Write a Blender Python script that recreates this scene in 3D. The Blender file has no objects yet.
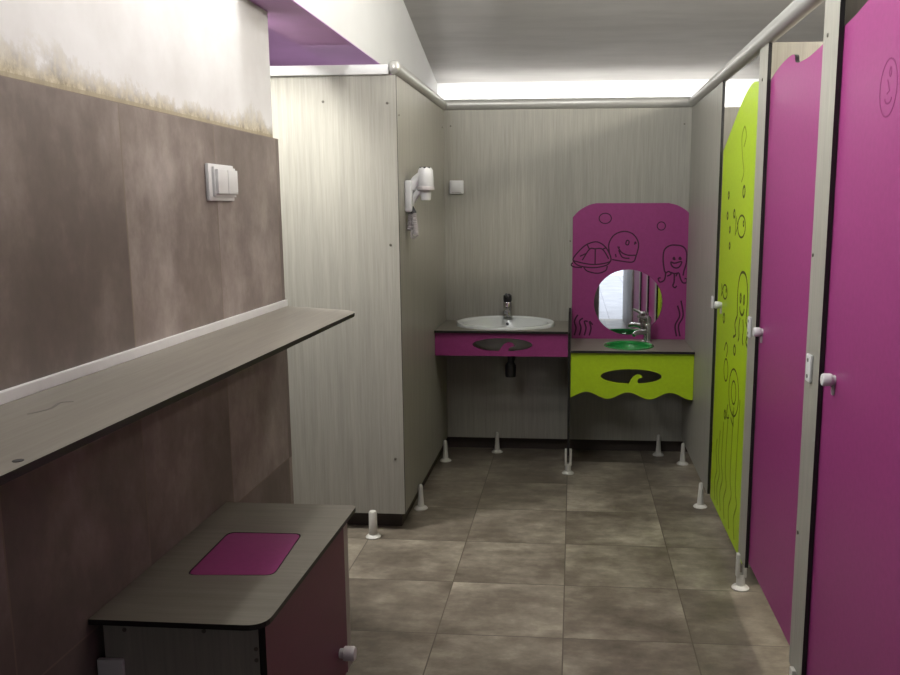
import bpy, bmesh, math, random
from math import sin, cos, pi, sqrt
from mathutils import Vector, Matrix
random.seed(7)
scene = bpy.context.scene
C = scene.collection
V = Vector

# ------------------------------------------------------------------ materials
def srgb(r, g, b):
    f = lambda c: (c/255/12.92) if c/255 <= .04045 else ((c/255+.055)/1.055)**2.4
    return (f(r), f(g), f(b), 1)

class NT:
    def __init__(self, name, rough=.5, metal=0.0, spec=.5):
        self.m = bpy.data.materials.new(name); self.m.use_nodes = True
        self.t = self.m.node_tree; self.n = self.t.nodes; self.l = self.t.links
        self.b = self.n['Principled BSDF']
        self.b.inputs['Roughness'].default_value = rough
        self.b.inputs['Metallic'].default_value = metal
        self.b.inputs['Specular IOR Level'].default_value = spec
    def new(self, t, **kw):
        x = self.n.new(t)
        for k, v in kw.items(): setattr(x, k, v)
        return x
    def link(self, a, b): self.l.new(a, b)
    def coord(self):
        return self.new('ShaderNodeNewGeometry').outputs['Position']
    def mapping(self, vec, scale=(1,1,1), loc=(0,0,0)):
        m = self.new('ShaderNodeMapping'); self.link(vec, m.inputs[0])
        m.inputs['Scale'].default_value = scale; m.inputs['Location'].default_value = loc
        return m.outputs[0]
    def noise(self, vec, scale=5, detail=4, rough=.55):
        n = self.new('ShaderNodeTexNoise'); self.link(vec, n.inputs['Vector'])
        n.inputs['Scale'].default_value = scale; n.inputs['Detail'].default_value = detail
        n.inputs['Roughness'].default_value = rough
        return n.outputs['Fac']
    def ramp(self, fac, stops):
        r = self.new('ShaderNodeValToRGB'); self.link(fac, r.inputs[0])
        e = r.color_ramp.elements
        while len(e) < len(stops): e.new(.5)
        for i, (p, c) in enumerate(stops): e[i].position = p; e[i].color = c
        return r.outputs[0]
    def mix(self, fac, a, b, blend='MIX'):
        m = self.new('ShaderNodeMix', data_type='RGBA', blend_type=blend)
        for s, val in ((m.inputs[0], fac), (m.inputs[6], a), (m.inputs[7], b)):
            if hasattr(val, 'is_linked') or hasattr(val, 'links'): self.link(val, s)
            else: s.default_value = val
        return m.outputs[2]
    def math(self, op, a, b=0.0, c=None):
        m = self.new('ShaderNodeMath', operation=op)
        for i, val in enumerate((a, b, c)):
            if val is None: continue
            if hasattr(val, 'links'): self.link(val, m.inputs[i])
            else: m.inputs[i].default_value = val
        return m.outputs[0]
    def sep(self, v):
        s = self.new('ShaderNodeSeparateXYZ'); self.link(v, s.inputs[0]); return s.outputs
    def color(self, c):
        if hasattr(c, 'links'): self.link(c, self.b.inputs['Base Color'])
        else: self.b.inputs['Base Color'].default_value = c
    def bump(self, h, strength=.2, dist=.01):
        b = self.new('ShaderNodeBump'); self.link(h, b.inputs['Height'])
        b.inputs['Strength'].default_value = strength; b.inputs['Distance'].default_value = dist
        self.link(b.outputs[0], self.b.inputs['Normal'])

def plain(name, c, rough=.5, metal=0.0, spec=.5, var=.06, vs=40):
    t = NT(name, rough, metal, spec)
    p = t.coord(); n = t.noise(p, vs, 3)
    lo = tuple(x*(1-var) for x in c[:3])+(1,); hi = tuple(min(1, x*(1+var)) for x in c[:3])+(1,)
    t.color(t.ramp(n, [(.3, lo), (.7, hi)]))
    return t.m

def laminate(name, base, axis='z', amt=.16, rough=.42):
    """grey high-pressure laminate with fine fibre streaks running along one axis"""
    t = NT(name, rough, 0, .4)
    p = t.coord()
    sc = {'z': (1, 1, .035), 'x': (.035, 1, 1), 'y': (1, .035, 1)}[axis]
    n1 = t.noise(t.mapping(p, sc), 170, 3, .6)
    n2 = t.noise(t.mapping(p, sc), 45, 3, .6)
    n3 = t.noise(p, 1.6, 3)
    f = t.math('ADD', t.math('MULTIPLY', n1, .5), t.math('MULTIPLY', n2, .5))
    lo = tuple(x*(1-amt*1.6) for x in base[:3])+(1,); hi = tuple(min(1, x*(1+amt)) for x in base[:3])+(1,)
    c = t.ramp(f, [(.33, lo), (.66, hi)])
    c = t.mix(t.math('MULTIPLY', n3, .25), c, tuple(x*.72 for x in base[:3])+(1,))
    t.color(c)
    t.bump(f, .08, .002)
    return t.m

def tiles(name, ax, size, off, cols, grout, gw, rough=.4, ns=2.2, gfade=.0):
    """mottled cement-look tiles with grout joints. ax: the two world axes"""
    t = NT(name, rough, 0, .45)
    p = t.coord(); s = t.sep(p)
    masks = []; cells = []
    for k in range(2):
        u = t.math('DIVIDE', t.math('SUBTRACT', s[ax[k]], off[k]), size[k])
        fr = t.math('FRACT', u); cells.append(t.math('FLOOR', u))
        d = t.math('MINIMUM', fr, t.math('SUBTRACT', 1.0, fr))
        masks.append(t.math('LESS_THAN', t.math('MULTIPLY', d, size[k]), gw))
    g = t.math('MAXIMUM', masks[0], masks[1])
    cv = t.new('ShaderNodeCombineXYZ'); t.link(cells[0], cv.inputs[0]); t.link(cells[1], cv.inputs[1])
    wn = t.new('ShaderNodeTexWhiteNoise', noise_dimensions='2D'); t.link(cv.outputs[0], wn.inputs['Vector'])
    off3 = t.new('ShaderNodeVectorMath', operation='MULTIPLY_ADD')
    t.link(wn.outputs['Color'], off3.inputs[0]); off3.inputs[1].default_value = (9, 9, 9); t.link(p, off3.inputs[2])
    n1 = t.noise(off3.outputs[0], ns, 6, .62)
    n2 = t.noise(t.mapping(off3.outputs[0], (.5, 1, 1) if ax[0] == 0 else (1, 1, .6)), ns*5, 6, .7)
    f = t.math('ADD', t.math('MULTIPLY', n1, .66), t.math('MULTIPLY', n2, .34))
    f = t.math('ADD', f, t.math('MULTIPLY', t.math('SUBTRACT', wn.outputs['Value'], .5), .07))
    c = t.ramp(f, [(.33, cols[0]), (.47, cols[1]), (.56, cols[2]), (.68, cols[3])])
    c = t.mix(g, c, grout)
    t.color(c)
    t.link(t.math('ADD', t.math('MULTIPLY', n2, .2), rough-.1), t.b.inputs['Roughness'])
    t.bump(t.math('SUBTRACT', 1.0, g), .35, .002)
    return t.m

M = {}
M['floor'] = tiles('floor tile', (0, 1), (.45, .425), (-.022, 4.498),
    (srgb(88, 79, 68), srgb(124, 114, 100), srgb(150, 140, 124), srgb(190, 180, 161)), srgb(98, 89, 77), .0022, .36, 3.0)
M['walltile'] = tiles('wall tile', (1, 2), (.533, 1.185), (1.982, .56),
    (srgb(98, 88, 83), srgb(120, 108, 102), srgb(142, 129, 122), srgb(178, 166, 159)), srgb(134, 120, 108), .0024, .42, 1.5)
M['lam'] = laminate('grey laminate', srgb(172, 168, 156), 'z', .11)
M['lam_top'] = laminate('grey laminate worktop', srgb(142, 135, 124), 'y', .10)
M['lam_topx'] = laminate('grey laminate counter', srgb(140, 134, 122), 'x', .10)
M['edge'] = plain('black laminate core', srgb(22, 19, 20), .5)
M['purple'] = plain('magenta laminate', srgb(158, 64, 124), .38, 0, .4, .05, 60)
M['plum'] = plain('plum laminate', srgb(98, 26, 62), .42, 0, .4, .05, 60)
M['green'] = plain('lime laminate', srgb(186, 216, 36), .4, 0, .4, .04, 60)
M['ink'] = plain('dark purple engraving', srgb(62, 10, 44), .6)
M['inkfaint'] = plain('faint purple engraving', srgb(132, 46, 102), .6)
M['inkgreen'] = plain('dark green engraving', srgb(58, 70, 16), .6)
M['inkpale'] = plain('faint green engraving', srgb(128, 152, 26), .6)
M['white'] = plain('white plastic', srgb(236, 234, 232), .35, 0, .5, .02)
M['foot'] = plain('white nylon', srgb(222, 218, 208), .4, 0, .5, .03)
M['greywhite'] = plain('cord grey', srgb(196, 188, 186), .5)
M['darkplastic'] = plain('dark plastic', srgb(40, 38, 42), .4)
M['ceramic'] = plain('white ceramic', srgb(238, 240, 236), .12, 0, .6, .01)
M['greenbowl'] = plain('green enamel', srgb(40, 150, 70), .2, 0, .5, .04)
M['chrome'] = plain('chrome', srgb(205, 206, 208), .12, 1.0, .5, .02)
M['steel'] = plain('silver painted tube', srgb(196, 194, 188), .32, .35, .5, .03, 30)
M['screw'] = plain('screw metal', srgb(120, 116, 108), .35, .8)
M['mirror'] = plain('mirror glass', (.93, .94, .95, 1), .015, 1.0, .5, .004)
M['darkblock'] = plain('dark brown light block', srgb(70, 60, 54), .6)  # dark tone for the added blocks that shade the gaps under the panels
M['lilac'] = plain('lilac paint', srgb(224, 170, 228), .6, 0, .3, .03, 6)
M['ceil'] = None
t = NT('grey ceiling board', .55, 0, .3)
p = t.coord(); n1 = t.noise(t.mapping(p, (.15, 1, 1)), 14, 4); n2 = t.noise(p, 3, 4)
c = t.ramp(n1, [(.35, srgb(200, 196, 190)), (.65, srgb(212, 208, 202))])
sy = t.sep(p)[1]; fr = t.math('FRACT', t.math('DIVIDE', t.math('SUBTRACT', sy, 4.72), 1.25))
seam = t.math('LESS_THAN', fr, .005)
c = t.mix(t.math('MULTIPLY', n2, .25), c, srgb(180, 174, 168))
c = t.mix(t.math('MULTIPLY', seam, .6), c, srgb(120, 114, 108))
t.color(c); M['ceil'] = t.m

# white plaster with yellow-brown mould along the top of the tiling
t = NT('stained white plaster', .8, 0, .2)
p = t.coord(); s = t.sep(p)
n = t.noise(t.mapping(p, (1, 1.0, 1.0)), 4.2, 6, .65); n2 = t.noise(t.mapping(p, (1, 1, .7)), 26, 8, .8); n3 = t.noise(p, 5, 5)
h = t.math('SUBTRACT', s[2], 1.745)
reach = t.math('MULTIPLY_ADD', t.math('SUBTRACT', n, .5), .26, .064)
reach = t.math('MULTIPLY_ADD', t.math('SUBTRACT', n2, .5), .16, reach)
k = t.math('SUBTRACT', 1.0, t.math('DIVIDE', h, reach))
k = t.math('MULTIPLY', t.math('MAXIMUM', t.math('MINIMUM', k, 1.0), 0.0), t.math('GREATER_THAN', reach, .012))
stain = t.ramp(n2, [(.40, srgb(112, 96, 66)), (.52, srgb(184, 170, 134)), (.68, srgb(226, 218, 194))])
wall = t.ramp(n3, [(.35, srgb(229, 226, 223)), (.65, srgb(240, 238, 236))])
c = t.mix(t.math('MULTIPLY', t.math('POWER', k, .95), 1.0), wall, stain)
line = t.math('MULTIPLY', t.math('LESS_THAN', h, .012), .8)
c = t.mix(line, c, srgb(176, 164, 140))
t.color(c); t.bump(t.noise(p, 30, 5, .7), .18, .004)
M['plaster'] = t.m
M['whitewall'] = plain('white paint', srgb(240, 239, 236), .8, 0, .2, .02, 4)
M['paving'] = tiles('paving', (0, 1), (.5, .5), (0, -1.2), (srgb(200, 200, 204), srgb(214, 214, 218), srgb(222, 222, 226), srgb(232, 232, 236)), srgb(170, 170, 176), .004, .8, 3)
M['stain'] = plain('dark scuff', srgb(112, 108, 104), .6)

# ------------------------------------------------------------------ object helpers
def link_mesh(name, bm, mats, parent=None, smooth=False, loc=None):
    bmesh.ops.recalc_face_normals(bm, faces=bm.faces)
    origin = V((0, 0, 0))
    if parent is not None: origin = parent['_loc'] if False else ROOTLOC[parent.name]
    if loc is not None and parent is None: origin = V(loc)
    for v in bm.verts: v.co -= origin
    me = bpy.data.meshes.new(name); bm.to_mesh(me); bm.free()
    for m in (mats if isinstance(mats, (list, tuple)) else [mats]): me.materials.append(m)
    if smooth:
        for p_ in me.polygons: p_.use_smooth = True
        try: me.set_sharp_from_angle(angle=math.radians(38))
        except Exception: pass
    o = bpy.data.objects.new(name, me); C.objects.link(o)
    if parent is not None: o.parent = parent; ROOTLOC[o.name] = origin
    else: o.location = origin; ROOTLOC[o.name] = origin
    return o
ROOTLOC = {}
def thing(name, label, cat, loc, group=None):
    o = bpy.data.objects.new(name, None); C.objects.link(o)
    o.location = loc; o.empty_display_size = .05
    o['label'] = label; o['category'] = cat
    if group: o['group'] = group
    ROOTLOC[o.name] = V(loc)
    return o
def tag(o, label, cat, group=None):
    o['label'] = label; o['category'] = cat
    if group: o['group'] = group
    return o
def struct(name, bm, mats, loc=None):
    o = link_mesh(name, bm, mats, loc=loc); o['kind'] = 'structure'; return o

def box(bm, lo, hi, mi=0, bev=0):
    x0, y0, z0 = lo; x1, y1, z1 = hi
    vs = [bm.verts.new(c) for c in ((x0,y0,z0),(x1,y0,z0),(x1,y1,z0),(x0,y1,z0),(x0,y0,z1),(x1,y0,z1),(x1,y1,z1),(x0,y1,z1))]
    fs = [bm.faces.new([vs[i] for i in q]) for q in ((3,2,1,0),(4,5,6,7),(0,1,5,4),(1,2,6,5),(2,3,7,6),(3,0,4,7))]
    for f in fs: f.material_index = mi
    if bev:
        es = {e for f in fs for e in f.edges}
        bmesh.ops.bevel(bm, geom=list(es), offset=bev, segments=2, affect='EDGES', profile=.6)
    return bm
def newbox(lo, hi, bev=0):
    return box(bmesh.new(), lo, hi, 0, bev)

def tube(bm, pts, r, seg=14, cap=True, mi=0, closed=False):
    pts = [V(q) for q in pts]; rs = r if isinstance(r, (list, tuple)) else [r]*len(pts)
    rings = []; up = None
    n = len(pts)
    for i, q in enumerate(pts):
        a = pts[i-1] if (i > 0 or closed) else q; b = pts[(i+1) % n] if (i < n-1 or closed) else q
        d = (b-a).normalized()
        if up is None:
            up = V((0, 0, 1)) if abs(d.z) < .9 else V((1, 0, 0))
        s_ = d.cross(up).normalized(); up = s_.cross(d).normalized()
        rings.append([bm.verts.new(q + s_*rs[i]*cos(2*pi*k/seg) + up*rs[i]*sin(2*pi*k/seg)) for k in range(seg)])
    for i in range(n if closed else n-1):
        A, B = rings[i], rings[(i+1) % n]
        for k in range(seg):
            f = bm.faces.new((A[k], A[(k+1) % seg], B[(k+1) % seg], B[k])); f.material_index = mi
    if cap and not closed:
        bm.faces.new(rings[0][::-1]).material_index = mi; bm.faces.new(rings[-1]).material_index = mi
    return bm
def lathe(bm, prof, center, axis=(0, 0, 1), seg=24, sx=1, sy=1, mi=0, closed=False):
    """prof: (r, h) pairs along axis from center"""
    ax = V(axis).normalized()
    u = V((1, 0, 0)) if abs(ax.x) < .9 else V((0, 1, 0))
    u = (u - ax*u.dot(ax)).normalized(); w = ax.cross(u)
    c = V(center); rings = []
    for r, h in prof:
        if r < 1e-6: rings.append([bm.verts.new(c+ax*h)])
        else: rings.append([bm.verts.new(c+ax*h+u*r*sx*cos(2*pi*k/seg)+w*r*sy*sin(2*pi*k/seg)) for k in range(seg)])
    for A, B in zip(rings, rings[1:]):
        for k in range(seg):
            k2 = (k+1) % seg
            if len(A) == 1: q = (A[0], B[k], B[k2])
            elif len(B) == 1: q = (A[k], A[k2], B[0])
            else: q = (A[k], A[k2], B[k2], B[k])
            bm.faces.new(q).material_index = mi
    for R in (rings[0], rings[-1]):
        if len(R) > 1 and not closed:
            bm.faces.new(R if R is rings[-1] else R[::-1]).material_index = mi
    return bm
def rounded(pts, radii, seg=5):
    out = []; n = len(pts)
    for i in range(n):
        p0, p1, p2 = V(pts[i-1]), V(pts[i]), V(pts[(i+1) % n]); r = radii[i] if isinstance(radii, (list, tuple)) else radii
        if r <= 0: out.append(tuple(p1)); continue
        a = p1+(p0-p1).normalized()*r; b = p1+(p2-p1).normalized()*r
        for k in range(seg+1):
            s_ = k/seg
            out.append(tuple(a*(1-s_)**2 + p1*2*s_*(1-s_) + b*s_**2))
    return out
def catmull(pts, n=6, closed=False):
    P = [V(q) for q in pts]; out = []; N = len(P)
    for i in range(N if closed else N-1):
        if closed: a, b, c_, d = P[i-1], P[i], P[(i+1) % N], P[(i+2) % N]
        else: a, b, c_, d = P[max(i-1, 0)], P[i], P[i+1], P[min(i+2, N-1)]
        for k in range(n):
            s_ = k/n
            out.append(tuple(.5*((2*b)+(c_-a)*s_+(2*a-5*b+4*c_-d)*s_**2+(3*b-a-3*c_+d)*s_**3)))
    if not closed: out.append(tuple(P[-1]))
    return out
def ell(cx, cz, a, b, n=28, t0=0, t1=2*pi, rot=0):
    closed = abs(t1-t0-2*pi) < 1e-6
    res = []
    for k in range(n if closed else n+1):
        th = t0+(t1-t0)*k/n; x = a*cos(th); z = b*sin(th)
        res.append((cx+x*cos(rot)-z*sin(rot), cz+x*sin(rot)+z*cos(rot)))
    return res
def board_bm(outer, holes, plane, level, th, bm=None, mi_face=0, mi_edge=1):
    """flat panel cut to a 2D profile (with cut-outs), extruded; the cut edges show the dark core.
    plane 'xz' at y=level (front face), back at level+th; 'yz' at x=level; 'xy' at z=level"""
    bm = bm or bmesh.new()
    f3 = {'xz': lambda a, b, l: (a, l, b), 'yz': lambda a, b, l: (l, a, b), 'xy': lambda a, b, l: (a, b, l)}[plane]
    sides = []
    for l in (level, level+th):
        loops = []; edges = []
        for lp in [outer]+list(holes):
            vs = [bm.verts.new(f3(a, b, l)) for a, b in lp]
            es = [bm.edges.new((vs[i], vs[(i+1) % len(vs)])) for i in range(len(vs))]
            loops.append(vs); edges += es
        r = bmesh.ops.triangle_fill(bm, edges=edges, use_beauty=True)
        for g in r['geom']:
            if isinstance(g, bmesh.types.BMFace): g.material_index = mi_face
        sides.append(loops)
    for A, B in zip(*sides):
        n = len(A)
        for i in range(n):
            f = bm.faces.new((A[i], A[(i+1) % n], B[(i+1) % n], B[i])); f.material_index = mi_edge
    return bm
def rect(a0, b0, a1, b1): return [(a0, b0), (a1, b0), (a1, b1), (a0, b1)]
def ribbon(bm, pts, w, plane, level, th, closed=False):
    """engraved line: a thin raised strip following a 2D polyline on a panel"""
    f3 = {'xz': lambda a, b, l: (a, l, b), 'yz': lambda a, b, l: (l, a, b), 'xy': lambda a, b, l: (a, b, l)}[plane]
    P = [V((q[0], q[1])) for q in pts]; n = len(P); L = []
    for i in range(n):
        a = P[i-1] if (i > 0 or closed) else P[i]; b = P[(i+1) % n] if (i < n-1 or closed) else P[i]
        d = (b-a); d = d.normalized() if d.length > 1e-9 else V((1, 0)); nn = V((-d.y, d.x))*w/2
        L.append([bm.verts.new(f3(*(P[i]+s_*nn), l)) for s_, l in ((1, level), (-1, level), (-1, level+th), (1, level+th))])
    for i in range(n if closed else n-1):
        A, B = L[i], L[(i+1) % n]
        for k in range(4): bm.faces.new((A[k], A[(k+1) % 4], B[(k+1) % 4], B[k]))
    if not closed: bm.faces.new(L[0][::-1]); bm.faces.new(L[-1])
    return bm

# ------------------------------------------------------------------ the setting
YB = 5.95; SL = .244; ZB = 2.336
zc = lambda y: ZB + (YB-y)*SL
struct('floor', newbox((-2.7, -1.32, -.1), (2.05, YB+.1, 0)), M['floor'])
bm = bmesh.new()
y0, y1 = -1.32, YB+.1
vs = [bm.verts.new(c) for c in ((-1.3,y0,zc(y0)),(2.05,y0,zc(y0)),(2.05,y1,zc(y1)),(-1.3,y1,zc(y1)),(-1.3,y0,zc(y0)+.1),(2.05,y0,zc(y0)+.1),(2.05,y1,zc(y1)+.1),(-1.3,y1,zc(y1)+.1))]
for q in ((3,2,1,0),(4,5,6,7),(0,1,5,4),(1,2,6,5),(2,3,7,6),(3,0,4,7)): bm.faces.new([vs[i] for i in q])
struct('ceiling', bm, M['ceil'])
# left wall: white plaster above, large brown tiles below
bm = newbox((-1.25, -1.2, 0), (-1.084, 3.066, 4.2))
struct('wall_left', bm, M['plaster'])
struct('wall_left_tiles', newbox((-1.084, -1.2, 0), (-1.07, 3.08, 1.745)), M['walltile'])
struct('wall_left_return', newbox((-2.6, 2.95, 0), (-1.25, 3.066, 3.1)), M['whitewall'])
struct('wall_far_left', newbox((-2.7, 2.95, 0), (-2.6, YB, 3.1)), M['whitewall'])
bm = newbox((-2.7, YB, 0), (2.05, YB+.1, 2.6))
struct('wall_back', bm, M['whitewall'])
struct('wall_right', newbox((1.95, -1.2, 0), (2.05, YB, 4.2)), M['whitewall'])
struct('wall_right_block', newbox((.67, -1.2, 0), (1.95, .5, 2.6)), M['walltile'])
bm = bmesh.new()
box(bm, (-1.25, -1.32, 0), (.35, -1.2, 4.2)); box(bm, (.67, -1.32, 0), (1.95, -1.2, 4.2)); box(bm, (.35, -1.32, 2.15), (.67, -1.2, 4.2))
struct('wall_front', bm, M['walltile'])
struct('trim_1', newbox((-1.17, 2.80, 2.18), (-.9405, YB, 2.183)), M['lilac'])
struct('light_block_back', newbox((-.775, 5.17, 0), (1.95, YB, 2.0)), M['darkblock'])  # added block, keeps the gap under the back panel dark
struct('light_block_left', newbox((-2.6, 3.81, 0), (-.80, YB, 1.0)), M['darkblock'])  # added block behind the left panels, stops light showing below them
struct('wall_header', newbox((-1.17, 2.80, 2.183), (-.94, YB, 3.2)), M['whitewall'])
struct('ceiling_passage', newbox((-2.7, 3.5, 2.27), (-1.17, YB, 2.37)), M['lilac'])
struct('ceiling_passage_high', newbox((-2.7, 2.95, 3.1), (-1.17, 3.6, 3.2)), M['whitewall'])
struct('wall_passage_upper', newbox((-2.7, 3.5, 2.37), (-1.17, 3.6, 3.1)), M['whitewall'])
struct('ground', newbox((-6, -9, -.12), (6, -1.32, -.02)), M['paving'])

# ------------------------------------------------------------------ partition panels with white feet
T = .013
FM = {}
def foot(parent, x, y, axis, kind='post'):
    """white nylon levelling foot: round base and stem; the fork kind has two prongs that straddle the panel (axis = panel normal)"""
    if kind not in FM:
        bm = bmesh.new()
        base = [(0, 0), (.033, 0), (.035, .004), (.029, .011), (.018, .016)]
        if kind == 'post': lathe(bm, base+[(.0165, .022), (.0135, .06), (.0115, .105), (.0105, .122), (.007, .128), (0, .129)], (0, 0, 0), seg=20)
        elif kind == 'thick': lathe(bm, base+[(.0205, .02), (.0195, .06), (.0185, .118), (.014, .126), (0, .128)], (0, 0, 0), seg=20)
        else:
            lathe(bm, base+[(.0175, .022), (.0165, .06), (0, .06)], (0, 0, 0), seg=20)
            for s_ in (-1, 1):
                b2 = bmesh.new()
                box(b2, (-.015, .0068 if s_ > 0 else -.0195, .050), (.015, .0195 if s_ > 0 else -.0068, .145), 0, .003)
                me = bpy.data.meshes.new('t'); b2.to_mesh(me); b2.free(); bm.from_mesh(me); bpy.data.meshes.remove(me)
        bmesh.ops.recalc_face_normals(bm, faces=bm.faces)
        me = bpy.data.meshes.new('foot'); bm.to_mesh(me); bm.free(); me.materials.append(M['foot'])
        for p_ in me.polygons: p_.use_smooth = True
        try: me.set_sharp_from_angle(angle=math.radians(35))
        except Exception: pass
        FM[kind] = me
    o = bpy.data.objects.new('foot', FM[kind]); C.objects.link(o); o.parent = parent
    o.location = V((x, y, 0)) - ROOTLOC[parent.name]
    if axis == 'x': o.rotation_euler = (0, 0, pi/2)
    return o
def screws(parent, pts, axis, r=.006):
    for q in pts:
        bm = lathe(bmesh.new(), [(r, -.001), (r, .0015), (r*.6, .003), (0, .003)], q, axis, 12)
        link_mesh('screw', bm, M['screw'], parent, True)
LE = [M['lam'], M['edge']]
ZP0, ZP1 = .083, 2.064

pl = thing('partition_panel', 'wide grey laminate partition panel facing the camera beside the brown tiled wall', 'partition', (-1.5, 3.757, 0), 'grey partition panels')
link_mesh('panel', board_bm(rect(-2.55, ZP0, -.772, ZP1), [], 'xz', 3.75, T), LE, pl)
foot(pl, -.905, 3.665, 'y', 'thick'); foot(pl, -1.9, 3.69, 'y', 'thick')
screws(pl, [(-1.095, 3.75, 1.955), (-.812, 3.75, 1.946), (-.811, 3.75, 1.335), (-1.6, 3.75, 1.95), (-.812, 3.75, .35)], (0, -1, 0))

pl = thing('partition_panel', 'grey laminate side panel that the white hair dryer hangs on', 'partition', (-.7785, 4.4, 0), 'grey partition panels')
link_mesh('panel', board_bm(rect(3.763, ZP0, 5.11, ZP1), [], 'yz', -.785, T), LE, pl)
foot(pl, -.752, 4.05, 'x'); foot(pl, -.750, 4.87, 'x')
screws(pl, [(-.772, 3.8, 1.9), (-.772, 5.05, 1.96)], (1, 0, 0), .005)

pl = thing('partition_panel', 'long grey laminate back panel behind the two washbasins', 'partition', (.2, 5.1165, 0), 'grey partition panels')
link_mesh('panel', board_bm(rect(-.772, ZP0, 1.94, ZP1), [], 'xz', 5.11, T), LE, pl)
foot(pl, -.458, 5.075, 'y'); foot(pl, .53, 5.085, 'y'); foot(pl, 1.4, 5.085, 'y')
screws(pl, [(.63, 5.11, 1.972), (-.73, 5.11, 1.972), (-.02, 5.11, 1.3)], (0, -1, 0), .005)

pl = thing('partition_panel', 'grey laminate end panel between the lime basin unit and the lime door', 'partition', (.6765, 4.6, 0), 'grey partition panels')
link_mesh('panel', board_bm(rect(4.085, ZP0+.02, 5.11, ZP1), [], 'yz', .67, T), LE, pl)
foot(pl, .653, 4.18, 'x'); foot(pl, .655, 4.91, 'x')
link_mesh('latch_plate', newbox((.661, 4.098, 1.02), (.67, 4.138, 1.078), .004), M['white'], pl, True)

def pilaster(y0, y1, label, keeper, feet, sc=()):
    pl = thing('pilaster_panel', label, 'partition', (.6765, (y0+y1)/2, 0), 'narrow grey pilasters between the doors')
    link_mesh('panel', board_bm(rect(y0, .128, y1, ZP1), [], 'yz', .67, T), LE, pl)
    for y in feet: foot(pl, .6765, y, 'x', 'fork')
    if keeper:
        kp = link_mesh('latch_plate', newbox((.661, keeper-.022, 1.012), (.67, keeper+.022, 1.090), .004), M['white'], pl, True)
        for dz in (1.028, 1.074):
            link_mesh('screw', lathe(bmesh.new(), [(.006, 0), (.006, .0012), (0, .0012)], (.661, keeper, dz), (-1, 0, 0), 10), M['screw'], kp, True)
    screws(pl, sc, (-1, 0, 0), .006)
    return pl
pilaster(3.155, 3.29, 'grey narrow pilaster between the lime door and the next purple door', 3.245, [3.25], [(.67, 3.23, 1.95)])
pilaster(2.335, 2.472, 'grey narrow pilaster between the two purple doors', 2.415, [2.40], [(.67, 2.431, 1.951), (.67, 2.455, 1.366), (.67, 2.45, .55)])
pilaster(1.48, 1.62, 'grey narrow pilaster on the near side of the nearest large purple door', 1.55, [1.55])

def divider(y, label, mi):
    pl = thing('stall_divider', label, 'partition', (1.3, y, 0), 'dividers between the stalls')
    link_mesh('panel', board_bm(rect(.70, ZP0, 1.94, 2.085), [], 'xz', y, T), LE, pl)
    foot(pl, 1.2, y+.0065, 'y', 'fork')
divider(3.27, 'pale panel glowing in lamplight above the farther purple door', 0)
divider(2.42, 'dim stall panel seen over the top left corner of the nearest purple door', 0)

dv = thing('sink_divider', 'thin dark edged panel between the purple and the lime basin units', 'partition', (-.0175, 4.88, 0))
link_mesh('panel', board_bm([(4.66, .11), (5.11, .11), (5.11, .90), (4.95, .895), (4.66, .815)], [], 'yz', -.024, T), LE, dv)
foot(dv, -.0175, 4.68, 'x', 'fork')

# ------------------------------------------------------------------ stall doors
XD = .685
def door(y0, y1, top, col, label, knob, zb, group='stall doors'):
    d = thing('stall_door', label, 'door', (XD+.0065, (y0+y1)/2, 0), group)
    outer = [(y0, zb), (y1, zb)] + top
    link_mesh('panel', board_bm(outer, [], 'yz', XD, T), [col, M['edge']], d)
    if knob:
        bm = lathe(bmesh.new(), [(.013, 0), (.0135, .006), (.0155, .008), (.017, .012), (.017, .029), (.0145, .033), (0, .034)], (XD, knob, 1.052), (-1, 0, 0), 20)
        link_mesh('knob', bm, M['white'], d, True)
        bm = newbox((XD-.007, knob-.008, 1.012), (XD, knob+.008, 1.052), .003)
        link_mesh('latch', bm, M['greywhite'], d, True)
    return d
g_top = catmull([(4.085, 1.755), (4.048, 1.769), (3.875, 1.843), (3.702, 1.916), (3.586, 1.953), (3.474, 1.972), (3.40, 1.968), (3.354, 1.959), (3.275, 1.945)], 4)[1:]
dg = door(3.275, 4.085, [(4.085, 1.755)] + g_top, M['green'], 'lime green stall door covered in small cartoon sea creatures', 3.972, .088)
dT = [(3.20, 1.92), (3.171, 1.934), (3.128, 1.948), (3.03, 1.966), (2.924, 1.975), (2.86, 1.974), (2.838, 1.966), (2.832, 1.952), (2.822, 1.944), (2.79, 1.938), (2.744, 1.936), (2.677, 1.935), (2.593, 1.940), (2.47, 1.952)]
d1 = door(2.465, 3.165, [(3.165, 1.925)] + catmull(dT[1:], 4), M['purple'], 'plain purple stall door with wavy top between two grey pilasters', 3.108, .148)
off = .835
d2 = door(1.61, 2.345, [(2.345, 1.955), (2.309, 1.958), (2.241, 1.966), (2.165, 1.979), (2.05, 1.985), (2.02, 1.975), (2.0, 1.955), (1.95, 1.94), (1.8, 1.945), (1.61, 1.96)], M['purple'],
          'nearest large purple stall door at the right edge with white knob', 2.243, .148)
d3 = door(.52, 1.49, [(1.49, 1.95), (.52, 1.95)], M['purple'], 'purple stall door beside the camera, seen only as a strip in the mirror', 1.45, .148)

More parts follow.
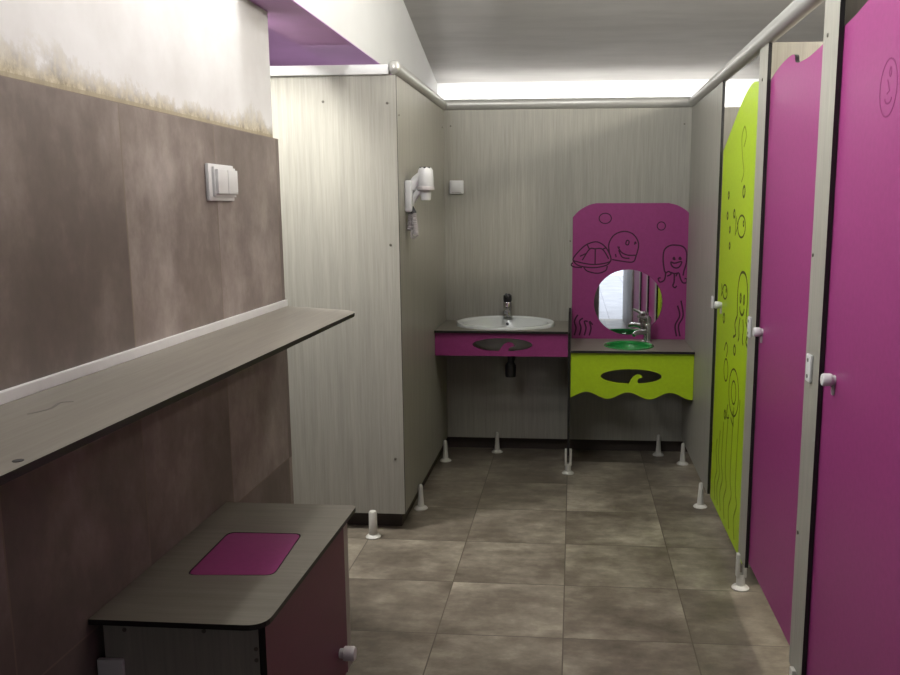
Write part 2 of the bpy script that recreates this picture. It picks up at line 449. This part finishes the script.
# engraved drawings on the lime door
def D(parent, name, strokes, w, mat, plane='yz', level=XD, th=-.0006):
    bm = bmesh.new()
    for st in strokes:
        pts, closed = st
        ribbon(bm, pts, w, plane, level, th, closed)
    return link_mesh(name, bm, mat, parent)
def creature(cy, cz, s_):
    """jelly creature: domed head, eyes, smile, curly arms (wide in depth: seen very foreshortened)"""
    st = [(catmull([(cy-.09*s_, cz-.05*s_), (cy-.1*s_, cz+.06*s_), (cy-.05*s_, cz+.13*s_), (cy+.05*s_, cz+.13*s_), (cy+.1*s_, cz+.06*s_), (cy+.09*s_, cz-.05*s_)], 5), False),
          (ell(cy-.035*s_, cz+.03*s_, .012*s_, .018*s_, 10), True), (ell(cy+.035*s_, cz+.03*s_, .012*s_, .018*s_, 10), True),
          (ell(cy, cz-.005*s_, .045*s_, .03*s_, 10, pi, 2*pi), False)]
    for k in (-.09, -.03, .03, .09):
        st.append((catmull([(cy+k*s_, cz-.05*s_), (cy+k*1.5*s_, cz-.09*s_), (cy+k*1.2*s_, cz-.13*s_), (cy+k*1.8*s_, cz-.15*s_)], 4), False))
    return st
def fishy(cy, cz, s_):
    return [(ell(cy, cz, .08*s_, .045*s_, 20), True), ([(cy+.08*s_, cz), (cy+.13*s_, cz+.04*s_), (cy+.13*s_, cz-.04*s_), (cy+.08*s_, cz)], False), (ell(cy-.04*s_, cz+.012*s_, .01*s_, .01*s_, 8), True)]
D(dg, 'jelly_drawing', creature(3.50, 1.10, 1.0), .011, M['inkgreen'])
D(dg, 'turtle_drawing', [(ell(3.60, .72, .11, .10, 24), True), (ell(3.60, .72, .05, .05, 14), True), (ell(3.80, .78, .05, .05, 16), True), (catmull([(3.6, .64), (3.58, .58), (3.64, .60)], 4), False), (catmull([(3.72, .64), (3.74, .58), (3.68, .59)], 4), False), (catmull([(3.86, .86), (3.82, .90), (3.78, .88), (3.80, .84)], 4), False)], .008, M['inkgreen'])
D(dg, 'fish_drawing', fishy(3.58, 1.42, 1.0), .008, M['inkgreen']); D(dg, 'fish_drawing', fishy(3.90, 1.12, .7), .008, M['inkgreen'])
for y, z, r in ((3.56, 1.56, .022), (3.9, 1.55, .014), (3.91, 1.46, .014), (3.75, 1.47, .016), (3.84, 1.40, .012), (3.83, 1.33, .012), (3.9, 1.0, .02), (3.62, .90, .02), (3.78, .58, .018)):
    D(dg, 'bubble_drawing', [(ell(y, z, r, r, 12), True)], .011, M['inkgreen'])
for k, y in enumerate((3.95, 3.88, 3.80, 3.70, 3.58, 3.46)):
    D(dg, 'seaweed_drawing', [(catmull([(y, .12), (y+.03, .2), (y-.02, .28), (y+.02, .36), (y, .42+.06*k)], 5), False)], .012, M['inkpale'])
D(dg, 'seahorse_drawing', [(catmull([(3.60, 1.74), (3.56, 1.78), (3.60, 1.82), (3.65, 1.78), (3.62, 1.70), (3.58, 1.64), (3.62, 1.60)], 5), False)], .008, M['inkpale'])
D(d2, 'face_drawing', [(ell(1.993, 1.757, .052, .062, 26), True), ([(2.0, 1.775), (1.985, 1.75), (2.0, 1.745)], False), (ell(1.99, 1.735, .02, .012, 8, pi, 2*pi), False), (ell(1.985, 1.79, .006, .01, 8), True)], .004, M['inkfaint'])

# ------------------------------------------------------------------ head rail along the tops of the panels
hr = thing('head_rail', 'brushed metal rail pipe along the tops of the panels', 'rail', (-.78, 5.116, 2.09))
R = .030; ZR = 2.094
bm = tube(bmesh.new(), [(-.778, 3.757, ZR), (-.778, 5.116, ZR)], R, 20); link_mesh('side_pipe', bm, M['steel'], hr, True)
bm = tube(bmesh.new(), [(-.778, 5.116, ZR), (.677, 5.116, ZR), (.677, 5.1165, ZR)][:2], R, 20); link_mesh('back_pipe', bm, M['steel'], hr, True)
bm = tube(bmesh.new(), [(.677, 5.116, ZR), (.677, .3, ZR)], R, 20); link_mesh('door_pipe', bm, M['steel'], hr, True)
bm = bmesh.new(); box(bm, (-2.55, 3.735, 2.064), (-.80, 3.778, 2.106), 0, .004)
f_ = link_mesh('front_bar', bm, M['white'], hr, True); f_['label'] = 'white square bar'
for q in ((-.778, 5.116, ZR), (.677, 5.116, ZR), (-.778, 3.757, ZR)):
    bm = bmesh.new(); bmesh.ops.create_uvsphere(bm, u_segments=20, v_segments=12, radius=R*1.0, matrix=Matrix.Translation(q)); link_mesh('corner_joint', bm, M['steel'], hr, True)

# ------------------------------------------------------------------ adult vanity: purple apron
def hook(cx, cz, s_, zbase):
    return [(cx-.032*s_, zbase), (cx-.024*s_, cz-.012*s_), (cx-.008*s_, cz+.012*s_), (cx+.012*s_, cz+.022*s_), (cx+.032*s_, cz+.018*s_), (cx+.044*s_, cz+.004*s_), (cx+.03*s_, cz+.002*s_), (cx+.017*s_, cz-.006*s_), (cx+.014*s_, cz-.018*s_), (cx+.02*s_, zbase)]
def cutout(cx, cz, a, b, hx, s_):
    """oval opening with a small wave-shaped tongue of board rising from its lower edge"""
    zb = cz - b*sqrt(max(0, 1-((hx-cx)/a)**2))
    tongue = hook(hx, cz-.01*s_, s_, zb)
    xl, xr = tongue[0][0], tongue[-1][0]
    zf = lambda x: cz - b*sqrt(max(0, 1-((x-cx)/a)**2))
    tongue[0] = (xl, zf(xl)); tongue[-1] = (xr, zf(xr))
    th0 = math.atan2((zf(xr)-cz)/b, (xr-cx)/a); th1 = math.atan2((zf(xl)-cz)/b, (xl-cx)/a)+2*pi
    if th1-th0 > 2*pi: th1 -= 2*pi
    arc = ell(cx, cz, a, b, 40, th0, th1)
    return arc + tongue[1:-1]
ad = thing('vanity_counter', 'grey counter with purple apron holding the white washbasin', 'counter', (-.4, 4.88, .81), 'basin counters')
hole = ell(-.39, 4.88, .2425, .166, 40)
bm = board_bm(rect(-.771, 4.655, -.025, 5.109), [hole], 'xy', .807, .013)
ac = link_mesh('counter_top', bm, [M['lam_topx'], M['edge']], ad)
bm = board_bm(rect(-.771, .676, -.025, .806), [cutout(-.39, .741, .168, .037, -.375, 1.25)], 'xz', 4.672, T)
link_mesh('apron', bm, [M['purple'], M['edge']], ad)

def basin(name, label, cat, c, a, b, rim_h, depth, mat, group=None, overflow=True, tilt=0):
    root = thing(name, label, cat, c, group)
    bm = bmesh.new()
    prof = [(1.0, .0), (1.0, rim_h*.6), (.985, rim_h), (.93, rim_h+.001), (.87, rim_h-.007), (.80, min(rim_h, .008)-.035), (.68, -depth*.6), (.42, -depth*.92), (.12, -depth), (.0, -depth)]
    outer = [(.0, -depth-.014), (.14, -depth-.012), (.44, -depth*.92-.014), (.70, -depth*.6-.014), (.825, -.036), (.848, .0005), (1.0, .0005)]
    lathe(bm, [(r, h) for r, h in outer+prof[1:]], c, (0, 0, 1), 48, a, b)
    for v_ in bm.verts:
        if v_.co.z > c[2]+.002: v_.co.z += tilt*max(0, v_.co.y-c[1]+b)
    link_mesh('bowl', bm, mat, root, True)
    if overflow:
        bm = lathe(bmesh.new(), [(.009, -.012), (.009, .0), (.0, .0)], (c[0], c[1]+b*.79, c[2]-.010), (0, -1, .35), 14)
        link_mesh('overflow_hole', bm, M['darkplastic'], root, True)
    bm = lathe(bmesh.new(), [(.022, -.001), (.022, .003), (.016, .004), (0, .004)], (c[0], c[1], c[2]-depth), (0, 0, 1), 18)
    link_mesh('drain', bm, M['chrome'], root, True)
    return root
wb = basin('washbasin', 'white oval ceramic washbasin set in the counter with purple apron', 'washbasin', (-.39, 4.88, .82), .285, .195, .014, .13, M['ceramic'], None, True, .055)
bm = bmesh.new()
tube(bm, [(-.36, 4.88, .69), (-.36, 4.88, .60)], .018, 14); lathe(bm, [(.0, 0), (.03, .004), (.032, .02), (.032, .07), (.024, .085), (.018, .09)], (-.36, 4.88, .515), (0, 0, 1), 18)
tube(bm, catmull([(-.36, 4.88, .585), (-.36, 4.95, .585), (-.36, 5.05, .59), (-.36, 5.109, .59)], 4), .014, 12)
link_mesh('drain_trap', bm, M['darkplastic'], wb, True)

def faucet(name, label, c, s_, yaw, mat_lever, head_h):
    root = thing(name, label, 'faucet', c, 'mixer faucets')
    ca, sa = cos(yaw), sin(yaw)
    W = lambda x, y, z: (c[0]+s_*(x*ca-y*sa), c[1]+s_*(x*sa+y*ca), c[2]+s_*z)
    bm = bmesh.new()
    lathe(bm, [(.027, 0), (.027, .006), (.023, .010), (.021, .04), (.022, head_h-.03), (.023, head_h), (.02, head_h+.006), (0, head_h+.006)], c, (0, 0, 1), 22, s_, s_) if s_ == 1 else lathe(bm, [(r*s_, h*s_) for r, h in [(.027, 0), (.027, .006), (.023, .010), (.021, .04), (.022, head_h-.03), (.023, head_h), (.02, head_h+.006), (0, head_h+.006)]], c, (0, 0, 1), 22)
    link_mesh('body', bm, M['chrome'], root, True)
    bm = tube(bmesh.new(), [W(0, 0, head_h*.55), W(0, -.05, head_h*.62), W(0, -.10, head_h*.60), W(0, -.118, head_h*.5)], [.015*s_, .0145*s_, .0135*s_, .011*s_], 16)
    link_mesh('spout', bm, M['chrome'], root, True)
    bm = bmesh.new()
    lathe(bm, [(.021*s_, 0), (.023*s_, .014*s_), (.022*s_, .034*s_), (.012*s_, .044*s_), (0, .045*s_)], W(0, 0, head_h+.004), (0, 0, 1), 20)
    tube(bm, [W(0, -.01, head_h+.03), W(0, -.05, head_h+.043), W(0, -.085, head_h+.052)], [.010*s_, .008*s_, .007*s_], 12)
    link_mesh('lever', bm, mat_lever, root, True)
    return root
fa = faucet('faucet', 'chrome mixer faucet with dark lever head behind the white washbasin', (-.39, 5.045, .852), 1.12, 0, M['darkplastic'], .075)

# ------------------------------------------------------------------ children's vanity: lime apron with wavy hem
kd = thing('vanity_counter', 'low grey counter with lime apron and wavy hem under the mirror', 'counter', (.32, 4.88, .71), 'basin counters')
bm = board_bm(rect(-.010, 4.655, .669, 5.109), [ell(.322, 4.845, .121, .128, 36)], 'xy', .702, .013)
link_mesh('counter_top', bm, [M['lam_topx'], M['edge']], kd)
n = 66; hem = []
for i in range(n+1):
    x = -.009 + (.668+.009)*i/n
    ph = (x-.081)/.2315*2*pi
    hem.append((x, .461+.019*cos(ph)))
bm = board_bm(hem + [(.668, .70), (-.009, .70)], [cutout(.327, .571, .168, .040, .347, 1.0)], 'xz', 4.672, T)
link_mesh('apron', bm, [M['green'], M['edge']], kd)
kb = basin('washbasin', 'small green oval basin in the low counter under the mirror', 'washbasin', (.322, 4.845, .715), .142, .15, .006, .10, M['greenbowl'], None, False)
kf = faucet('faucet', 'chrome mixer faucet beside the green basin before the mirror', (.436, 4.99, .715), 1.05, -.75, M['chrome'], .10)

# ------------------------------------------------------------------ mirror board with drawings
mb = thing('mirror_board', 'purple board with cartoon turtle and octopus around a round mirror', 'mirror', (.335, 5.10, .715))
yb = 5.095
outer = [(-.006, .716), (.688, .716), (.688, 1.435)] + catmull([(.688, 1.44), (.66, 1.475), (.605, 1.508), (.55, 1.522)], 4) + catmull([(.13, 1.522), (.085, 1.510), (.03, 1.478), (-.006, 1.44)], 4)
hole = ell(.328, .937, .203, .196, 48)
link_mesh('panel', board_bm(outer, [hole], 'xz', yb, .0145), [M['purple'], M['edge']], mb)
bm = board_bm(ell(.328, .937, .2025, .1955, 48), [], 'xz', yb+.006, .006)
mm = link_mesh('mirror_glass', bm, [M['mirror'], M['edge']], mb)
UX = lambda u, v: (-.087+u*.000929, 1.601-.00093*v)
def ST(pts, closed=False, n=6, smooth=True):
    q = [UX(*p_) for p_ in pts]
    return (catmull(q, n, closed) if smooth else q, closed)
turtle = [ST([(92, 435), (150, 365), (200, 335), (250, 330), (300, 365), (332, 430), (315, 458), (220, 472), (120, 455)], True),
          ST([(150, 445), (195, 375), (230, 372), (278, 375), (318, 435)]), ST([(232, 372), (232, 468)]), ST([(195, 375), (180, 345)]), ST([(278, 375), (300, 365)]), ST([(178, 400), (135, 420)]),
          ST([(92, 450), (130, 480), (220, 492), (300, 478), (330, 452)]), ST([(160, 490), (185, 515), (250, 528), (300, 510), (310, 480)]),
          ST([(90, 460), (80, 475), (100, 488), (150, 492)]),
          ST([(322, 400), (318, 340), (350, 285), (410, 262), (470, 280), (505, 340), (490, 420), (470, 455), (400, 450), (340, 440)]),
          ST([(378, 365), (400, 395), (440, 412), (488, 412)]), ST([(372, 360), (388, 362)]), ST([(380, 380), (405, 425), (450, 432)]),
          ST([(425, 335), (432, 318), (445, 325), (440, 345), (428, 345)], True), ST([(480, 345), (484, 328), (490, 340)]), ST([(360, 405), (365, 425)])]
octo = [ST([(672, 510), (662, 440), (668, 380), (700, 352), (740, 348), (785, 358), (808, 395), (808, 460), (795, 510)]),
        ST([(712, 455), (735, 462), (778, 452), (765, 485), (740, 492), (718, 478)], True),
        ST([(725, 435), (730, 425), (736, 438)], True), ST([(762, 435), (768, 424), (774, 437)], True),
        ST([(672, 510), (680, 530), (672, 570), (645, 582), (635, 560), (650, 555)]), ST([(680, 525), (700, 515), (715, 530), (690, 545)]),
        ST([(735, 525), (735, 580), (728, 605), (742, 618), (752, 605)]), ST([(755, 525), (745, 545)]),
        ST([(765, 525), (775, 560), (790, 585), (812, 585), (815, 562), (800, 560)]), ST([(795, 510), (790, 540)]), ST([(715, 520), (735, 528), (765, 522)])]
bub = [(ell(*UX(292, 180), .036, .030, 20), True), (ell(*UX(645, 228), .024, .024, 16), True)]
plants = [(catmull([(.01+.03*k, .735), (.02+.03*k, .78), (.0+.03*k+.01, .82), (.03+.03*k, .86-.02*k)], 5), False) for k in range(4)] + [(catmull([(.62+.02*k, .735), (.61+.02*k, .80), (.635+.02*k, .86), (.62+.02*k, .92+.03*k)], 5), False) for k in range(2)]
D(mb, 'turtle_drawing', turtle, .0075, M['ink'], 'xz', yb, -.0006)
D(mb, 'octopus_drawing', octo, .0085, M['ink'], 'xz', yb, -.0006)
for bb in bub: D(mb, 'bubble_drawing', [bb], .006, M['ink'], 'xz', yb, -.0006)
for pp in plants: D(mb, 'seaweed_drawing', [pp], .009, M['ink'], 'xz', yb, -.0006)

# ------------------------------------------------------------------ hair dryer, socket, switch
hy = 3.93; xw = -.772
hd = thing('hair_dryer', 'white wall hair dryer in a holder with hanging coiled cord', 'hair dryer', (xw, hy, 1.45))
link_mesh('holder', newbox((xw, hy-.045, 1.478), (xw+.034, hy+.03, 1.622), .011), M['white'], hd, True)
bm = tube(bmesh.new(), [(xw+.025, hy, 1.585), (xw+.05, hy, 1.622), (xw+.085, hy, 1.645)], [.026, .024, .028], 16)
link_mesh('handle', bm, M['white'], hd, True)
bm = tube(bmesh.new(), [(xw+.025, hy, 1.515), (xw+.045, hy, 1.555), (xw+.075, hy, 1.585)], [.014, .015, .017], 14)
link_mesh('hook', bm, M['white'], hd, True)
cx_, cz_ = xw+.092, 1.583
link_mesh('barrel', lathe(bmesh.new(), [(0, .098), (.026, .096), (.034, .085), (.0365, .05), (.0365, .0), (.034, -.008)], (cx_, hy, cz_), (0, 0, 1), 24), M['white'], hd, True)
link_mesh('ring', lathe(bmesh.new(), [(.037, .012), (.041, .006), (.041, -.004), (.036, -.010)], (cx_, hy, cz_), (0, 0, 1), 24), M['greywhite'], hd, True)
link_mesh('nozzle', lathe(bmesh.new(), [(.026, -.006), (.022, -.050), (.018, -.052), (.016, -.03)], (cx_, hy, cz_), (0, 0, 1), 24), M['white'], hd, True)
for dx, dy in ((-.022, -.012), (.0, -.022), (.021, -.014)):
    link_mesh('vent', lathe(bmesh.new(), [(.007, 0), (.007, .007), (0, .007)], (cx_+dx*.8, hy+dy, cz_+.092), (0, 0, 1), 10), M['darkplastic'], hd, True)
link_mesh('cord_clip', tube(bmesh.new(), [(xw+.026, hy-.02, 1.50), (xw+.040, hy-.025, 1.472)], [.012, .013], 12), M['darkplastic'], hd, True)
def coil(p0, p1, turns, r, n):
    p0, p1 = V(p0), V(p1)
    return [tuple(p0.lerp(p1, i/n) + V((r*cos(turns*2*pi*i/n), r*sin(turns*2*pi*i/n), 0))) for i in range(n+1)]
c1 = coil((xw+.036, hy-.02, 1.478), (xw+.046, hy-.02, 1.375), 11, .011, 150)
c2 = coil((xw+.016, hy-.015, 1.395), (xw+.022, hy-.015, 1.478), 8, .009, 110)
bend = catmull([c1[-1], (xw+.038, hy-.02, 1.36), (xw+.026, hy-.02, 1.365), c2[0]], 5)
link_mesh('cord', tube(bmesh.new(), c1+bend[1:-1]+c2, .0045, 6), M['greywhite'], hd, True)

so = thing('wall_socket', 'small square white socket cover on the back panel', 'socket', (-.697, 5.105, 1.617))
link_mesh('cover', newbox((-.738, 5.092, 1.578), (-.656, 5.11, 1.657), .004), M['white'], so, True)
link_mesh('lid', newbox((-.731, 5.088, 1.592), (-.663, 5.093, 1.651), .002), M['white'], so, True)
link_mesh('lid_seam', newbox((-.726, 5.0895, 1.585), (-.668, 5.0925, 1.589)), M['greywhite'], so)

sw = thing('light_switch', 'double rocker white light switch on the brown tiled wall', 'light switch', (-1.07, 2.55, 1.575))
link_mesh('plate', newbox((-1.07, 2.44, 1.520), (-1.059, 2.625, 1.628), .004), M['white'], sw, True)
link_mesh('frame', newbox((-1.060, 2.462, 1.532), (-1.051, 2.620, 1.620), .003), M['white'], sw, True)
for y in (2.468, 2.543):
    bm = newbox((-1.052, y, 1.540), (-1.042, y+.073, 1.613), .004)
    link_mesh('rocker', bm, M['white'], sw, True)

# ------------------------------------------------------------------ shelf along the left wall
sh = thing('wall_shelf', 'long grey laminate shelf along the brown tiled wall', 'shelf', (-1.07, 2.0, 1.13))
out = rounded([(-1.07, .45), (-.785, .45), (-.757, 2.905), (-.80, 2.96), (-1.07, 3.075)], [0, .03, .03, .02, 0], 5)
link_mesh('shelf_board', board_bm(out, [], 'xy', 1.125, .013), [M['lam_top'], M['edge']], sh)
link_mesh('wall_strip', newbox((-1.07, .45, 1.138), (-1.058, 3.075, 1.162), .002), M['white'], sh)
bm = bmesh.new()
ribbon(bm, catmull([(-.965, 1.40), (-.95, 1.44), (-.96, 1.49), (-.94, 1.50)], 5), .005, 'xy', 1.138, .0006)
link_mesh('scuff', bm, M['stain'], sh)
link_mesh('plug_hole', lathe(bmesh.new(), [(.008, 0), (.008, .0008), (0, .0008)], (-.80, 1.13, 1.138), (0, 0, 1), 14), M['edge'], sh)
for y in (.9, 2.0):
    link_mesh('bracket', box(box(bmesh.new(), (-1.07, y, 1.0), (-1.062, y+.03, 1.125)), (-1.07, y, 1.117), (-.88, y+.03, 1.125)), M['screw'], sh)

# ------------------------------------------------------------------ low cabinet against the left wall
cb = thing('waste_cabinet', 'low grey and plum cabinet with a purple square in its top', 'cabinet', (-.87, 2.06, 0))
out = rounded([(-1.068, 1.69), (-.665, 1.69), (-.655, 2.455), (-1.068, 2.455)], [.0, .05, .02, 0], 6)
sq = rounded([(-.955, 1.93), (-.735, 1.945), (-.75, 2.22), (-.962, 2.215)], .025, 4)
link_mesh('top_board', board_bm(out, [sq], 'xy', .583, .013), [M['lam_topx'], M['edge']], cb)
fl = rounded([(-.952, 1.933), (-.738, 1.948), (-.753, 2.217), (-.959, 2.212)], .024, 4)
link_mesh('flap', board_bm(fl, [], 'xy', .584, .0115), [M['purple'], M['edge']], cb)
link_mesh('front_panel', board_bm(rect(-1.05, .09, -.690, .583), [], 'xz', 1.715, T), LE, cb)
link_mesh('far_panel', board_bm(rect(-1.05, .09, -.690, .583), [], 'xz', 2.405, T), LE, cb)
link_mesh('side_frame', board_bm(rect(2.372, .09, 2.418, .583), [], 'yz', -.690, T), LE, cb)
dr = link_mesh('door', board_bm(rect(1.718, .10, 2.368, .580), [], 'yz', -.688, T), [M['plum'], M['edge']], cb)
bm = lathe(bmesh.new(), [(.014, 0), (.015, .01), (.021, .014), (.022, .04), (.018, .046), (0, .047)], (-.675, 2.287, .200), (1, 0, 0), 20); link_mesh('knob', bm, M['white'], dr, True)
link_mesh('back_panel', board_bm(rect(1.728, .09, 2.405, .583), [], 'yz', -1.05, T), LE, cb)
link_mesh('bottom_board', newbox((-1.037, 1.728, .10), (-.690, 2.405, .113)), M['lam'], cb)
for x, y in ((-1.02, 1.75), (-.72, 1.75), (-1.02, 2.38), (-.72, 2.38)):
    link_mesh('leg', lathe(bmesh.new(), [(.025, 0), (.025, .006), (.012, .012), (.012, .10)], (x, y, 0), (0, 0, 1), 16), M['foot'], cb, True)
for q in ((-.697, 1.715, .527), (-.697, 1.715, .500), (-.815, 1.715, .565), (-1.0, 1.715, .561)):
    link_mesh('screw', lathe(bmesh.new(), [(.005, -.001), (.005, .0015), (0, .0025)], q, (0, -1, 0), 12), M['screw'], cb, True)
link_mesh('plate', newbox((-1.085+.02, 1.703, .40), (-1.005, 1.715, .492), .003), M['white'], cb, True)

# ------------------------------------------------------------------ light
def area(name, loc, direction, sx, sy, power, col=(1, 1, 1)):
    l = bpy.data.lights.new(name, 'AREA'); l.shape = 'RECTANGLE'; l.size = sx; l.size_y = sy; l.energy = power; l.color = col
    o = bpy.data.objects.new(name, l); C.objects.link(o); o.location = loc
    o.rotation_euler = V(direction).to_track_quat('-Z', 'Y').to_euler(); return o
def point(name, loc, power, r, col=(1, 1, 1)):
    l = bpy.data.lights.new(name, 'POINT'); l.energy = power; l.shadow_soft_size = r; l.color = col
    o = bpy.data.objects.new(name, l); C.objects.link(o); o.location = loc; return o
point('stall_lamp', (1.75, 2.85, 2.50), 85, .09, (1, .95, .86))
area('wall_tube_light', (-1.0, 2.0, 2.52), (1, .15, .42), 1.6, .10, 48, (.975, .995, 1))
for k in range(3): point('tube_light', (-.80, 1.6+.6*k, 2.52), 9, .06, (.98, .99, 1))
point('corridor_fill', (.05, 3.62, 2.68), 15, .09, (.98, 1, .99))  # added fill light, lifts the dim basin end of the corridor
point('underside_fill', (-1.25, 4.45, 1.5), 7, .1, (1, 1, 1))  # added fill hidden behind the panel, brightens the lilac underside
area('passage_light', (-1.42, 3.27, 2.56), (.3, .35, -1), .3, .25, 36, (1, 1, .98))
sl = area('back_band_fill', (0, 5.4, 2.12), (0, 1, -.05), 2.4, .06, 9, (1, 1, 1)); sl.data.spread = math.radians(90)  # added fill, whitens the strip of wall above the back panel
pa = area('door_portal', (.51, -1.26, 1.07), (0, 1, 0), .32, 2.15, 1)
pa.data.cycles.is_portal = True
w = bpy.data.worlds.new('world'); scene.world = w; w.use_nodes = True
w.node_tree.nodes['Background'].inputs[0].default_value = (.86, .92, 1, 1)
w.node_tree.nodes['Background'].inputs[1].default_value = 1.6

# ------------------------------------------------------------------ camera
f, cx, cy = 850.0, 505.0, 345.0
d = V(((574-cx)/f, (207-cy)/f, 1)).normalized()
vx = (515-cx)/f
v = V((vx, (-d.z-vx*d.x)/d.y, 1)).normalized()
r = v.cross(d)
if r.x < 0: r = -r
# rows: world axes expressed in camera (x right, y down, z forward)
Rm = Matrix((r, d, -v))
cam_x = Rm @ V((1, 0, 0)); cam_y = Rm @ V((0, -1, 0)); cam_z = Rm @ V((0, 0, -1))
cd = bpy.data.cameras.new('camera'); co = bpy.data.objects.new('camera', cd); C.objects.link(co)
mw = Matrix((cam_x, cam_y, cam_z)).transposed().to_4x4(); mw.translation = V((0, 0, 1.5))
co.matrix_world = mw
cd.sensor_fit = 'HORIZONTAL'; cd.sensor_width = 36; cd.lens = 36*f/900
cd.shift_x = -(cx-450)/900; cd.shift_y = (cy-337.5)/900
cd.clip_start = .02
scene.camera = co
scene.view_settings.view_transform = 'Standard'; scene.view_settings.look = 'None'
scene.view_settings.exposure = 0; scene.view_settings.gamma = 1; scene.view_settings.use_curve_mapping = False
scene.cycles.use_denoising = True
scene.cycles.max_bounces = 10; scene.cycles.diffuse_bounces = 1
